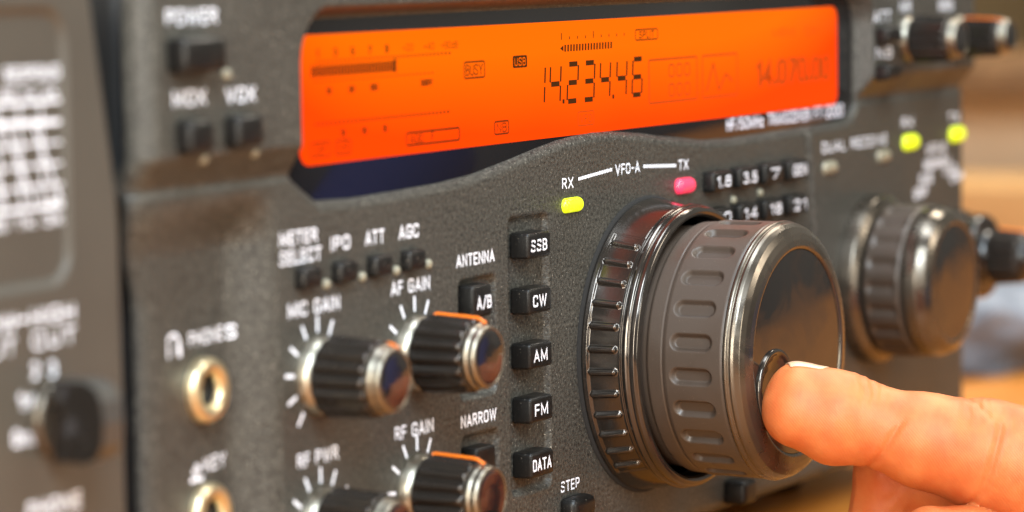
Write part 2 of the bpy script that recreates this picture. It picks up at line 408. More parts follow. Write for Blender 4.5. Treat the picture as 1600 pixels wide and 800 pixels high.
HILL = [(-212, 52.4), (-153, 52.4), (-150.5, 50.6), (-142.1, 45.9), (-128, 45.4), (-110.4, 45.7), (-94, 46.1), (-78, 47.1), (-60.7, 49.4), (-50, 51.0), (-39.7, 52.3),
        (-30, 53.0), (-22, 53.3), (-12, 53.0), (1.9, 51.8), (12, 50.6), (22.4, 49.6), (36, 48.2), (51.2, 47.8), (89.8, 48.2), (118, 48.5), (126, 49.5), (131, 54.2), (212, 54.2)]
HX = np.array([p[0] for p in HILL]); HZ = np.array([p[1] for p in HILL])


def hill(x): return np.interp(x, HX, HZ)


def H(x, z, top=True):
    """depth of the lower front panel: 0 = panel plane, positive = back into the radio"""
    x = np.asarray(x, float); z = np.asarray(z, float); y = np.zeros(np.broadcast(x, z).shape)
    f = 1 - sstep(38, 50, z)
    y = y + f * np.where(x < -168, 2.2 + (np.clip(x, -200, -168) + 200) / 32 * 4.2, 6.4 * (1 - sstep(-169.5, -156.5, x)))
    t = np.clip((-194.5 - x) / 6, 0, 1); y = y + 3.0 * (1 - np.sqrt(np.maximum(1 - t * t, 0)))
    t = np.clip((x - 204) / 5, 0, 1); y = y + 6 * (1 - np.sqrt(np.maximum(1 - t * t, 0)))
    t = np.clip((-44 - z) / 4.2, 0, 1); y = y + 4.2 * (1 - np.sqrt(np.maximum(1 - t * t, 0)))
    for bx in ((-65, -46, -27.5, 36.2, 2.2), (-87.3, -70.3, -2.6, 24.2, 2.4), (-87, -70, -40, -10.6, 2.4)):
        y = y + 1.5 * sstep(0, -0.8, sd_rr(x, z, *bx))
    y = y - 1.3 * np.exp(-((x - (98.5 - (z - 30) * 0.12)) / 1.1) ** 2) * sstep(49, 45, z)
    if top:
        d = np.maximum(hill(x) - z, 0); t = np.clip(1 - d / 2.6, 0, 1)
        y = y + 2.6 * (1 - np.sqrt(np.maximum(1 - t * t, 0)))
    return y


xs = np.unique(np.concatenate([np.arange(-200.5, -198, 0.25), np.arange(-198, -160, 1.0), np.arange(-160, -90, 0.9), np.arange(-90, -42, 0.35), np.arange(-42, 92, 1.0), np.arange(92, 106, 0.4), np.arange(106, 203, 1.6), np.arange(203, 209.01, 0.5)]))
vs = np.concatenate([np.linspace(0, 0.045, 8), np.linspace(0.05, 0.955, 150), 1 - 0.042 * np.linspace(1, 0, 16) ** 2, [1.0]])
vflag = np.concatenate([np.zeros(len(vs) - 1), [1.0]])
mb = MB()


def yf(X, Z, V):
    Y = H(X, Z); Y[:, -1] += 6.0      # the last row turns back into the window recess
    return Y


heightfield(mb, xs, vs, lambda X, V: -48.2 + V * (hill(X) + 48.2), yf)
P_ = np.array(mb.v); P_[:, 0] -= 4.5 * sstep(28, 50, P_[:, 2]) * sstep(-188, -199, P_[:, 0]); mb.v = [tuple(p) for p in P_]
Hn = lambda X, Z: H(X, Z)
# printed lettering of the lower panel
text(mb, 'METER', -150.2, 38.9, 2.9, width=14); text(mb, 'SELECT', -149.6, 35.0, 2.9, width=15.5)
text(mb, 'IPO', -134.6, 36.4, 3.0, width=7.4); text(mb, 'ATT', -121.2, 36.5, 3.0, width=7.6); text(mb, 'AGC', -107.5, 36.6, 3.0, width=8.2)
text(mb, 'MIC GAIN', -145.0, 24.2, 3.0, width=19.4); text(mb, 'AF GAIN', -107.2, 24.9, 3.0, width=16)
text(mb, 'RF PWR', -144.7, -6.9, 3.0, width=15.4); text(mb, 'RF GAIN', -106.7, -6.3, 3.0, width=16)
text(mb, 'ANTENNA', -79.5, 28.3, 2.75, width=16.8); text(mb, 'NARROW', -79.2, -7.4, 2.75, width=15.6)
text(mb, 'STEP', -37.5, -28.6, 2.6, width=9.2)
text(mb, 'RX', -36.7, 42.1, 2.6, width=5.6); text(mb, 'VFO-A', -6.8, 43.6, 2.6, width=12.6); text(mb, 'TX', 22.8, 42.6, 2.6, width=5.6)
for a in range(12):
    def arc(t): return (-31.5 + 16.6 * t, 42.7 + 1.15 * t - 0.0 * t * t)
    def arc2(t): return (1.4 + 17.2 * t, 43.55 - 0.9 * t)
    stroke(mb, arc(a / 12), arc((a + 1) / 12 + 0.01), 0.75); stroke(mb, arc2(a / 12), arc2((a + 1) / 12 + 0.01), 0.75)
KN = [(-143.9, 9.8), (-105.7, 10.2), (-143.9, -21.5), (-105.7, -20.0)]
for kx, kz in KN:
    for k in range(11):
        a = math.radians(90 + (k - 5) * 28)
        stroke(mb, (kx + 9.0 * math.cos(a), kz + 9.0 * math.sin(a)), (kx + 12.3 * math.cos(a), kz + 12.3 * math.sin(a)), 0.75)
text(mb, 'PHONES', -174.4, 21.2, 2.9, width=17.5, hf=Hn); text(mb, 'KEY', -173.4, -4.2, 2.9, width=9.4, hf=Hn)
for cx, cz, full in ((-189.8, 20.6, True), (-181.6, -5.0, False)):
    if full:
        for k in range(10):
            a0, a1 = math.pi * k / 10, math.pi * (k + 1) / 10
            stroke(mb, (cx + 1.9 * math.cos(a0), cz + 0.6 + 1.9 * math.sin(a0)), (cx + 1.9 * math.cos(a1), cz + 0.6 + 1.9 * math.sin(a1)), 0.7, y=3.3)
        for sx in (-1.9, 1.9): stroke(mb, (cx + sx, cz - 2.0), (cx + sx, cz + 0.6), 1.2, y=3.3)
    else:
        stroke(mb, (cx - 2.2, cz - 1.5), (cx + 2.2, cz - 1.5), 0.9, y=4.3); stroke(mb, (cx - 1.4, cz), (cx + 1.4, cz + 0.9), 0.9, y=4.3); stroke(mb, (cx, cz - 1.5), (cx, cz + 1.6), 0.9, y=4.3)
# right hand part of the panel
text(mb, 'DUAL RECEIVE', 127.4, 41.8, 2.9, width=44)
text(mb, 'RX', 164.2, 45.6, 3.0, width=9); text(mb, 'TX', 198.6, 45.2, 3.0, width=9)
text(mb, 'VFO-B', 185, 36.8, 3.4, width=15)
for k, s in enumerate(('MEM', 'SUB', 'GRP')):
    text(mb, s, 181.0 - k * 3.8, 32.6 - k * 3.9, 3.2, width=10, bold=0.04); text(mb, s, 190.5 + k * 5.2, 32.8 - k * 2.6, 3.0, width=10, bold=0.04)
for k, s in enumerate(('SPOT', 'KEYER', 'BK-IN')): text(mb, s, 92 + k * 11, -40.5, 2.4, width=8)
panel = mb.build('front_panel', [M_panel, M_white], radio)

# ---- upper front of the housing: two blocks and the visor round the display opening
OP = (-151.5, 129.5, 20, 83.0, 9.0)


def HU(X, Z, V=None):
    d = sd_rr(X, Z, *OP)
    y = np.full(X.shape, -4.0)
    y = y + 5.6 * (1 - sstep(0.0, 2.6, d))
    zc = np.where(X < 0, 55.0, 57.3)
    y = np.maximum(y, -4 + 4.6 * np.clip((zc + 2.8 - Z) / 5.6, 0, 1))
    t = np.clip((-202.0 - X) / 4.0, 0, 1); y = y + 5.6 * (1 - np.sqrt(np.maximum(1 - t * t, 0)))
    t = np.clip((X - 204) / 5, 0, 1); y = y + 6 * (1 - np.sqrt(np.maximum(1 - t * t, 0)))
    t = np.clip((Z - 91) / 4, 0, 1); y = y + 4 * (1 - np.sqrt(np.maximum(1 - t * t, 0)))
    return y


xs = np.unique(np.concatenate([np.arange(-206, -198, 0.2), np.arange(-198, -158, 1.5), np.arange(-158, -140, 0.35), np.arange(-140, 120, 3.0), np.arange(120, 133, 0.4), np.arange(133, 203, 2.0), np.arange(203, 209.1, 0.6)]))
zs = np.unique(np.concatenate([np.arange(51.4, 62, 0.5), np.arange(62, 74, 1.0), np.arange(74, 88, 0.35), np.arange(88, 95.1, 0.7)]))
mb = MB()
heightfield(mb, xs, zs, lambda X, V: V, HU, keep=lambda X, Z: (sd_rr(X, Z, *OP) > -0.3))
text(mb, 'POWER', -191.4, 84.6, 3.0, y=-4.06, width=17); text(mb, 'MOX', -192.8, 69.2, 3.0, y=-4.06, width=11); text(mb, 'VOX', -175.6, 69.0, 3.0, y=-4.06, width=10.4)
text(mb, 'ATT', 137.2, 76.3, 3.2, y=-4.06, width=12); text(mb, 'NB', 138.6, 66.4, 3.2, y=-4.06, width=11.5)
text(mb, 'NR', 153.5, 78.6, 3.2, y=-4.06, width=8); text(mb, 'NOTCH', 183, 78.4, 3.2, y=-4.06, width=10)
upper = mb.build('upper_housing', [M_panel, M_white], radio)

# ---- case behind the panel, feet
mb = MB(); rbox(mb, -197, 206, 9, 330, -47, 93, 3); mb.build('case', M_chassis, radio)
for fx in (-150, 150):
    mb = MB(); revolve(mb, [(0.1, 0), (11, 0), (12, 1.5), (12, 11), (11, 12.8), (0.1, 12.8)], n=32)
    V = np.array(mb.v); mb.v = [(fx + a, 40 + c, -60 + bb) for a, bb, c in V]
    mb.build('foot', M_knob, radio, origin=(fx, 40, -60))

# ---- display window and LCD
mb = MB(); rbox(mb, -153, 131, 1.6, 4.5, 42, 85, 0.2)
text(mb, 'HF/50MHz', 61.5, 50.9, 3.2, y=1.54, width=22); text(mb, 'TRANSCEIVER', 88.3, 51.0, 3.2, y=1.54, width=26.5); text(mb, 'FT-2000', 113.4, 51.2, 3.5, y=1.54, width=19)
win = mb.build('display_window', [M_glass, M_grey], radio)


def rrect(x0, x1, z0, z1, r, n=6):
    P = []
    for cx, cz, a0 in ((x1 - r, z1 - r, 0), (x0 + r, z1 - r, 90), (x0 + r, z0 + r, 180), (x1 - r, z0 + r, 270)):
        for k in range(n + 1): a = math.radians(a0 + 90 * k / n); P.append((cx + r * math.cos(a), cz + r * math.sin(a)))
    return P


mb = MB(); YL = 1.42
R1 = rrect(-146.8, 119.0, 52.9, 79.6, 3.4); nn = len(R1)
mb.add([(p[0], YL, p[1]) for p in R1] + [(p[0], 1.7, p[1]) for p in R1], [tuple(range(nn))] + [(i, i + nn, (i + 1) % nn + nn, (i + 1) % nn) for i in range(nn)], 0, False)
YG = YL - 0.05
SEG = {'1': 'bc', '2': 'abged', '3': 'abgcd', '4': 'fgbc', '6': 'afgcde'}


def digit(ch, cx, cz, w, h, tv, th, mi=1):
    a = {'a': ((-w / 2 + .5, h / 2), (w / 2 - .5, h / 2), th), 'd': ((-w / 2 + .5, -h / 2), (w / 2 - .5, -h / 2), th), 'g': ((-w / 2 + .5, 0), (w / 2 - .5, 0), th),
         'f': ((-w / 2, .45), (-w / 2, h / 2 - .3), tv), 'b': ((w / 2, .45), (w / 2, h / 2 - .3), tv), 'e': ((-w / 2, -h / 2 + .3), (-w / 2, -.45), tv), 'c': ((w / 2, -h / 2 + .3), (w / 2, -.45), tv)}
    for k in SEG[ch]:
        p, q, t = a[k]; sk = lambda P: (cx + P[0] + 0.09 * P[1], cz + P[1])
        stroke(mb, sk(p), sk(q), t, YG, mi)


for ch, cx in (('1', -46.9), ('4', -39.4), ('2', -31.0), ('3', -22.9), ('4', -15.0), ('4', -6.6), ('6', 1.5)):
    digit(ch, cx, 65.2, 5.0, 8.6, 0.70, 1.2)
for cx in (-35.6, -11.0): poly(mb, [(cx - .5, 60.5), (cx + .5, 60.5), (cx + .5, 61.5), (cx - .5, 61.5)], YG, 1)


def frame(x0, x1, z0, z1, w, mi, r=0.7):
    P = rrect(x0, x1, z0, z1, r, 4); Q = rrect(x0 + w, x1 - w, z0 + w, z1 - w, max(r - w, .1), 4); k = len(P)
    mb.add([(p[0], YG, p[1]) for p in P] + [(p[0], YG, p[1]) for p in Q], [(i, (i + 1) % k, (i + 1) % k + k, i + k) for i in range(k)], mi, False)


frame(-80.9, -71.6, 68.0, 71.9, 0.36, 1); text(mb, 'BUSY', -76.3, 69.95, 2.5, y=YG, width=7.4, mi=1, bold=0.0, xw=1.25)
poly(mb, rrect(-59.1, -52.5, 69.6, 72.4, 0.5, 3), YG, 1)
text(mb, 'USB', -55.8, 71.0, 1.9, y=YG - .04, width=5.2, mi=0, bold=0.01)
frame(-67.9, -61.2, 54.9, 58.1, 0.36, 1); text(mb, 'NB', -64.5, 56.5, 2.1, y=YG, width=4.6, mi=1, bold=0.0, xw=1.1)
frame(-105.6, -83.0, 54.6, 57.7, 0.42, 1); text(mb, 'AGC', -101.2, 56.1, 1.9, y=YG, width=5.4, mi=1, bold=0.0, xw=1.5); text(mb, 'F', -94.6, 56.3, 1.9, y=YG, mi=1, bold=0.0, xw=1.5)
frame(-28.8, -20.8, 54.8, 58.3, 0.26, 2); text(mb, 'VFO', -24.8, 56.5, 2.0, y=YG, width=6, mi=2, bold=0.0, xw=1.5)
for k in range(27): stroke(mb, (-141.8 + k * 1.2, 70.9), (-141.7 + k * 1.2, 73.2), 0.80, YG, 1)
stroke(mb, (-109.6, 70.7), (-109.5, 73.6), 0.9, YG, 1)
for k, s in enumerate('13579'): text(mb, s, -139.6 + k * 6.7, 75.8, 1.8, y=YG, mi=1, bold=0.04, xw=1.5)
for k, s in enumerate(('+20', '+40', '+60dB')): text(mb, s, -104.2 + k * 8.7, 75.8, 1.6, y=YG, mi=1, bold=0, width=(4.4, 4.4, 7)[k])
for k in range(34): poly(mb, [(-140 + k * 1.6, 73.7), (-139.4 + k * 1.6, 73.7), (-139.4 + k * 1.6, 74.3), (-140 + k * 1.6, 74.3)], YG, 1)
for k in range(30): poly(mb, [(-141 + k * 1.6, 69.8), (-140.4 + k * 1.6, 69.8), (-140.4 + k * 1.6, 70.15), (-141 + k * 1.6, 70.15)], YG, 1)
for k, s in enumerate(('10', '50', '100')): text(mb, s, -135.6 + k * 8.7, 67.9, 1.5, y=YG, mi=1, bold=0.04, xw=1.5)
text(mb, '500W', -96.7, 68.0, 1.5, y=YG, mi=1, bold=0.04, xw=1.5)
for k in range(34): poly(mb, [(-141 + k * 1.6, 60.9), (-140.3 + k * 1.6, 60.9), (-140.3 + k * 1.6, 61.55), (-141 + k * 1.6, 61.55)], YG, 1)
for k, s in enumerate(('15', '10', '15')): text(mb, s, -130.5 + k * 8.2, 59.0, 1.5, y=YG, mi=1, bold=0.04, xw=1.5)
for x0, x1 in ((-143, -135.4), (-133.6, -127.6)):
    frame(x0, x1, 54.4, 57.6, 0.3, 1); text(mb, 'DSP' if x0 < -140 else 'NR', (x0 + x1) / 2, 56, 1.8, y=YG, mi=1, bold=0, width=4)
poly(mb, [(-36.9, 73.3), (-35.3, 72.6), (-35.3, 74.0)], YG, 1)
for k in range(17): stroke(mb, (-34.5 + k * 1.42, 72.5), (-34.4 + k * 1.42, 74.1), 0.75, YG, 1)
for k in range(9): stroke(mb, (-36.2 + k * 3.9, 75.3), (-36.2 + k * 3.9, 76.0 + (0.9 if k in (0, 4) else 0)), 0.35, YG, 1)
frame(0.6, 12.6, 73.9, 76.7, 0.3, 1); text(mb, 'SPLIT', 6.6, 75.3, 1.8, y=YG, width=8, mi=1, bold=0.02)
frame(7.4, 34, 58.2, 69.2, 0.5, 2); frame(36.5, 57, 58.2, 69.2, 0.5, 2)
text(mb, '000', 24, 66.0, 3.4, y=YG, width=12, mi=2, bold=0.01); text(mb, '000', 24, 61.2, 3.4, y=YG, width=12, mi=2, bold=0.01)
for p, q in (((39, 60), (43, 67)), ((43, 67), (46, 60)), ((46, 60), (50, 64)), ((50, 64), (54, 62))): stroke(mb, p, q, 0.7, YG, 2)
text(mb, '14.070.00', 91, 63.2, 7.0, y=YG, width=46, mi=2, bold=0.02, xw=2.0)
text(mb, 'MEM  CH', 92, 73.5, 2.2, y=YG, width=28, mi=2, bold=0.0, xw=1.5)
mb.build('lcd_screen', [M_lcd, M_ink, M_ink2], radio)


# ---- push buttons
def button(x0, x1, z0, z1, y0, y1, label=None, h=2.7, w=None, name='push_button', r=0.7, tz=0, tx=0, mats=None, taper=0.25):
    mb = MB(); rbox(mb, x0, x1, y1, y0, z0, z1, r, taper=taper)
    if label:
        for k, L in enumerate(label if isinstance(label, tuple) else (label,)):
            text(mb, L, (x0 + x1) / 2 + tx, (z0 + z1) / 2 + tz - k * (h + .5), h, y=y1 - 0.05, width=w)
    return mb.build(name, mats or [M_button, M_white], radio, origin=((x0 + x1) / 2, y0, (z0 + z1) / 2))


for s, zc, w in (('SSB', 29.5, 7.6), ('CW', 16.9, 6.4), ('AM', 4.35, 6.4), ('FM', -8.0, 6.2), ('DATA', -20.6, 8.6)):
    button(-62.2, -51.3, zc - 3.1, zc + 3.1, 1.3, -3.7, s, 2.75, w, name='mode_button', tx=-0.5)
for xc in (-148.4, -134.7, -121.1, -107.6): button(xc - 3.5, xc + 3.5, 28.2, 32.8, 0.6, -2.6, name='function_button', r=0.8)
button(-85.9, -77.2, 15.4, 22.9, 1.3, -3.0, 'A/B', 2.9, 6.4, name='antenna_button', tx=0.5, tz=-.3)
button(-85.4, -76.6, -20.4, -13.2, 1.3, -3.0, name='narrow_button')
button(-42.6, -31.6, -36.6, -31.0, 0.6, -4.2, name='step_button', r=1.6)
button(-199.9, -185.6, 73.9, 80.7, -3.6, -8.4, name='power_button', r=1.0)
button(-197.6, -189.2, 58.6, 65.0, -3.4, -7.6, name='transmit_button', r=1.0); button(-181.4, -172.4, 58.8, 65.2, -3.4, -7.6, name='transmit_button', r=1.0)
for row, z in enumerate((37.4, 28.2, 19.0)):
    for c, x in enumerate((39.2, 54.5, 69.6, 84.6)):
        button(x - 5.7, x + 5.7, z - 2.7, z + 2.7, 0.6, -3.2, (('1.8', '3.5', '7', 'GEN'), ('10', '14', '18', '21'), ('24', '28', '50', 'ENT'))[row][c], 2.9, (8.2, 8.2, 7.0, 8.6)[c], name='band_button')
for x in (137.5,):
    for z in (71.2, 60.9): button(x - 5, x + 5, z - 2.2, z + 2.2, -3.6, -8, name='function_button', r=0.7)
button(44, 52, -46, -39.5, 0.6, -6, name='memory_button', r=1.2)


# ---- small pilot lights and LEDs
def pill(name, cx, cz, w, h, y, p, M):
    mb = MB(); rbox(mb, cx - w / 2, cx + w / 2, y - p, y + 4.5 - p, cz - h / 2, cz + h / 2, min(h, 4.5) * 0.46, seg=6)
    return mb.build(name, M, radio, origin=(cx, y, cz))


l = pill('indicator_light', -35.2, 36.9, 9.0, 3.5, 0, 1.6, M_green); l['label'] = 'lit yellow green receive light'
l = pill('indicator_light', 22.6, 37.4, 9.0, 3.9, 0, 2.0, M_red); l['label'] = 'lit red transmit light above the knob'
l = pill('indicator_light', 165.6, 39.9, 10.5, 4.6, 0, 1.6, M_green); l['label'] = 'lit yellow green light on the right section'
l = pill('indicator_light', 200.4, 40.2, 10.5, 4.6, 0, 1.6, M_green); l['label'] = 'lit yellow green light at the right edge'
for cx, cz in ((110.2, 36.2), (146.6, 37.1)): pill('indicator_light', cx, cz, 9, 3.8, 0, 1.2, M_pale)['label'] = 'unlit pale lamp lens'
for cx, cz, y in ((-180.6, 73.2, -4), (-187.6, 57.2, -3), (-170.2, 57.4, -3), (-140.6, 28.4, 0), (-126.8, 28.6, 0), (-113.2, 28.7, 0), (-100.0, 28.9, 0), (50.4, 31.8, 0), (66.2, 32.6, 0)):
    pill('pilot_lamp', cx, cz, 2.2, 2.2, y, 1.1, M_pale)

# ---- jacks
proto = None
for jx, jz in ((-178.5, 10.9), (-177.9, -14.2)):
    if proto is None:
        mb = MB(); y0 = 0.0
        revolve(mb, [(6.6, y0 + 2), (6.5, y0 - 1.2), (6.1, y0 - 1.9), (5.4, y0 - 2.2), (4.6, y0 - 2.1), (3.7, y0 - 1.8), (3.2, y0 - 1.2), (3.1, y0 + 0.2)], n=64)
        proto = mb.build('jack', M_brass, radio, loc=(jx, 4.2, jz))
        mb = MB(); revolve(mb, [(3.12, -0.6), (2.9, 2), (2.8, 8), (0.01, 8.2)], n=32); mb.build('jack_hole', M_dark, proto, loc=(jx, 4.6, jz))
    else: copy_part(proto, radio, (jx, 4.6, jz))


# ---- small fluted knobs
def small_knob(cx, cz, y0, sc=1.0, length=19.0, pointer_deg=90, skirt=None):
    k0 = MB(); r_ = lambda P: [(a * sc, bb * length / 19.0) for a, bb in P]
    revolve(k0, densify(r_([(8.3, 0.3), (8.3, -0.8), (8.0, -2.0), (7.5, -2.9), (6.9, -3.4), (6.0, -3.6)]), 0.4), n=64)
    root = k0.build('control_knob', skirt or M_chrome, radio, loc=(cx, y0, cz))
    g = MB()

    def flute(t, y):
        e = sstep(-15.6, -15.0, y * 19 / length) * sstep(-3.4, -4.0, y * 19 / length)
        w = (math.cos(t * 16) + 1) / 2
        return (w ** 0.6 - 1.0) * 1.1 * sc * e
    prof = r_([(6.2, -3.3), (8.2, -3.6), (8.6, -4.2), (8.0, -14.4), (7.8, -15.2), (7.3, -15.7), (6.2, -15.8)])
    revolve(g, densify(prof, 0.5), n=256, rfun=flute)
    g.build('grip', M_flute, root, loc=(cx, y0, cz))
    c = MB(); revolve(c, densify(r_([(6.6, -15.6), (7.0, -15.9), (7.1, -16.4), (6.9, -16.9), (6.6, -17.1), (6.75, -17.4), (6.7, -18.2), (6.4, -18.7), (6.05, -18.9), (5.9, -18.7)]), 0.25), n=64)
    c.build('cap_ring', skirt or M_cap, root, loc=(cx, y0, cz))
    c = MB(); revolve(c, densify(r_([(6.0, -18.7), (5.6, -18.9), (3.0, -19.15), (0.01, -19.2)]), 0.5), n=64); c.build('cap_face', M_mirror, root, loc=(cx, y0, cz))
    p = MB(); a = math.radians(pointer_deg); ca, sa = math.cos(a), math.sin(a)
    L = length / 19.0
    path = [(8.4, -4.4), (8.7, -5.0), (8.2, -14.6), (8.0, -15.6), (7.6, -16.2), (7.2, -17.2)]
    pts = [(r0 * sc * ca, yy * L, r0 * sc * sa) for r0, yy in path]
    tube(p, pts, 0.36 * sc, n=8); p.build('pointer', M_orange, root, loc=(cx, y0, cz))
    return root


for (kx, kz), pd in zip(KN, (55, 80, 20, 92)): small_knob(kx, kz, 0.2, 1.0, 19.0, pd)
small_knob(154.0, 69.6, -3.8, 0.78, 17.0, 30, M_cap); small_knob(191.5, 69.2, -3.8, 0.72, 17.0, 120, M_cap)
# double knob at the far right of the panel
mb = MB(); revolve(mb, densify([(13.5, 0), (13.5, -2), (12.6, -3), (12.3, -9), (11.6, -10), (7, -10.2)], 0.6), n=96); mb.build('knob_collar', M_knob, radio, loc=(200, 0, 4.5))
small_knob(200, 4.5, -10, 0.95, 14.0, 80, M_knob)

# ---- second large knob
KB = (138.0, 3.4); k2 = None
mb = MB(); revolve(mb, densify([(23.6, 0.4), (23.6, -1.5), (23.2, -4), (21.6, -5.6), (19.5, -6.2), (18.5, -6.2)], 0.5), n=120); k2 = mb.build('dial_knob', M_rim, radio, loc=(KB[0], 0, KB[1])); k2['label'] = 'smaller metal rimmed dial knob right of the tuning knob'
mb = MB(); revolve(mb, densify([(18.6, -6), (20.8, -6.6), (21.0, -7.4), (21.0, -16.4), (20.4, -17.2), (18, -17.3)], 0.5), n=360,
                   rfun=lambda t, y: -0.9 * (0.5 + 0.5 * math.cos(t * 20)) ** 2 * sstep(-16.2, -15.2, y) * sstep(-7.4, -8.4, y)); mb.build('grip', M_rubber, k2, loc=(KB[0], 0, KB[1]))
mb = MB(); revolve(mb, densify([(18.5, -17), (20.6, -17.4), (20.8, -19), (20.5, -21.5), (19.4, -23.8), (17.6, -25.0), (16.4, -25.2), (15.9, -24.8)], 0.4), n=120); mb.build('rim', M_rim, k2, loc=(KB[0], 0, KB[1]))
mb = MB(); revolve(mb, densify([(16.0, -24.8), (10, -25.0), (0.01, -25.1)], 1.0), n=96); mb.build('face_disc', M_mirror, k2, loc=(KB[0], 0, KB[1]))

# ---- the main tuning knob
AX, AZ = 2.7, 0.2
mb = MB(); revolve(mb, densify([(33.0, 0.8), (35.9, 0.6), (36.2, -0.2), (35.6, -0.7), (33, -0.8)], 0.4), n=200)
tk = mb.build('tuning_knob', M_foam, radio, loc=(AX, 0, AZ)); tk['label'] = 'large main tuning knob with a jog ring and finger dimple'
RIBS = [math.radians(180 + d) for d in np.arange(-49.5, 50, 9.0)] + [math.radians(d) for d in np.arange(-49.5, 50, 9.0)]


def ribf(t, y):
    d = min(abs((t - a + math.pi) % (2 * math.pi) - math.pi) for a in RIBS) * 34.6
    dy = np.maximum(np.abs(y + 5.9) - 2.6, 0)
    q = np.hypot(d, dy) / 0.85
    return 1.0 * np.sqrt(np.maximum(1 - q * q, 0)) - 0.35 * sstep(-9.9, -9.6, y) * sstep(-2.2, -2.5, y) * (1 if min(abs((t - a + math.pi) % (2 * math.pi) - math.pi) for a in RIBS) < 0.085 else 0)


prof = densify([(33, -0.5), (35.2, -0.6), (35.5, -1.2), (33.7, -9.9)], 0.2) + densify([(33.6, -10.0), (33.2, -10.4), (34.0, -10.9), (34.45, -11.6), (34.2, -12.3), (33.8, -12.6), (34.0, -13.0), (33.9, -13.8), (33.4, -14.5), (32.6, -14.8), (31.8, -14.5), (31.3, -13.6), (31.1, -9)], 0.2)
mb = MB(); revolve(mb, prof, n=1000, rfun=ribf); mb.build('jog_ring', M_gloss, tk, loc=(AX, 0, AZ))
NOV = 24; PH = math.radians(180 - 9.0)


def ovalf(t, y):
    k = round((t - PH) / (2 * math.pi / NOV)); d = (t - PH - k * 2 * math.pi / NOV) * 30.6
    dy = np.maximum(np.abs(y + 27.0) - 3.3, 0); q = np.hypot(d, dy)
    return -1.25 * (1 - sstep(1.15, 2.25, q))


prof = densify([(29.0, -8), (29.3, -14.8), (29.9, -15.3), (30.2, -15.7), (30.35, -19.2)], 0.3) + densify([(30.15, -19.45), (30.4, -19.7), (30.7, -20.5), (30.75, -34.6), (30.5, -35.2)], 0.25)
mb = MB(); revolve(mb, prof, n=1000, rfun=ovalf); mb.build('grip', M_rubber, tk, loc=(AX, 0, AZ))
mb = MB(); revolve(mb, densify([(30.2, -35.0), (30.9, -35.3), (31.0, -35.8), (30.8, -36.3), (30.45, -36.6), (30.6, -37.1), (30.3, -37.9), (29.5, -39.0), (28.2, -39.8), (26.6, -40.3), (25.1, -40.5), (24.5, -40.3), (24.3, -39.6)], 0.2), n=256)
mb.build('rim', M_rim, tk, loc=(AX, 0, AZ))
DC = (-13.0, -7.4); DR = 8.6       # finger dimple, from the knob's axis
mb = MB(); th = np.linspace(0, 2 * np.pi, 256, endpoint=False); rr = np.concatenate([[0.01], np.arange(0.5, 24.5, 0.35)])
X = np.outer(np.cos(th), rr); Z = np.outer(np.sin(th), rr); dd = np.hypot(X - DC[0], Z - DC[1])
Y = -40.0 - 0.30 * (1 - (rr / 24.5) ** 2) + 4.5 * (1 - sstep(DR - 0.2, DR + 0.25, dd))
mb.add(np.stack([X, Y, Z], -1).reshape(-1, 3), grid_faces(256, len(rr), True)); mb.build('face_disc', M_mirror, tk, loc=(AX, 0, AZ))
mb = MB(); revolve(mb, densify([(DR + .9, -40.0), (DR + .75, -40.7), (DR + .2, -40.95), (DR - .4, -40.7), (DR - 0.7, -40.3), (DR - 2.2, -39.5), (4, -38.8), (0.01, -38.5)], 0.3), DC[0], DC[1], n=96)
mb.build('finger_dimple', M_gloss, tk, loc=(AX, 0, AZ))

# ================================================================== THE SPEAKER ON THE LEFT
spk = empty('external_speaker', (-275, 0, -60), 'taupe speaker unit with a printed filter chart, left of the radio', 'speaker')
YS = -3.0


def HS(X, Z, V=None):
    y = np.full(X.shape, YS)
    y = y + 1.1 * sstep(0.6, -0.8, sd_rr(X, Z, -322, -229.5, 37.5, 87, 6))
    xr = -213.0 - np.maximum(Z - 50, 0) * 0.18
    t = np.clip((X - xr + 3) / 3, 0, 1); y = y + 4 * (1 - np.sqrt(np.maximum(1 - t * t, 0))) + 6 * np.clip(X - xr, 0, 1)
    return y


mb = MB(); xs = np.unique(np.concatenate([np.arange(-335, -234, 2.0), np.arange(-234, -224, 0.4), np.arange(-224, -219, 1.0), np.arange(-224, -212.7, 0.25)]))
zs = np.unique(np.concatenate([np.arange(-47, 34, 3.0), np.arange(34, 42, 0.4), np.arange(42, 83, 3.0), np.arange(83, 95, 0.5)]))
heightfield(mb, xs, zs, lambda X, V: V, HS, keep=lambda X, Z: X < -212.6 - np.maximum(Z - 50, 0) * 0.18)
YT = YS + 1.1 - 0.06
text(mb, 'FREQUENCY', -262, 75.8, 3.0, y=YT, width=26); text(mb, 'RESPONSE', -237.5, 75.6, 2.6, y=YT, width=17)
x0, x1, z0, z1 = -275, -229.8, 51.5, 70.5
for k in range(6): stroke(mb, (x0, z0 + (z1 - z0) * k / 5), (x1, z0 + (z1 - z0) * k / 5), 0.6 if k in (0, 5) else .4, YT)
for k in range(8): stroke(mb, (x1 - k * 6.2, z0), (x1 - k * 6.2, z1), 0.42, YT - .01)
for k in range(5): stroke(mb, (x1 - 9 - k * 8, z1 - 3), (x1 - 1 - k * 8, z0 + 1), 0.45, YT - .02)
stroke(mb, (x0, 67.6), (x1 - 1, 66.6), 0.8, YT - .03)
for k, s in enumerate(('50', '100', '200', '500', '1k', '2k')): text(mb, s, -264 + k * 6.2, 72.2, 1.8, y=YT, width=4.4)
for k, s in enumerate(('100', '300', '700', '1k', '3k')): text(mb, s, -266 + k * 8.2, 49.2, 2.2, y=YT, width=6)
text(mb, 'Hz', -231.5, 52.2, 2.6, y=YT - 1.1 + 1.1, width=6)
YF = YS - 0.06
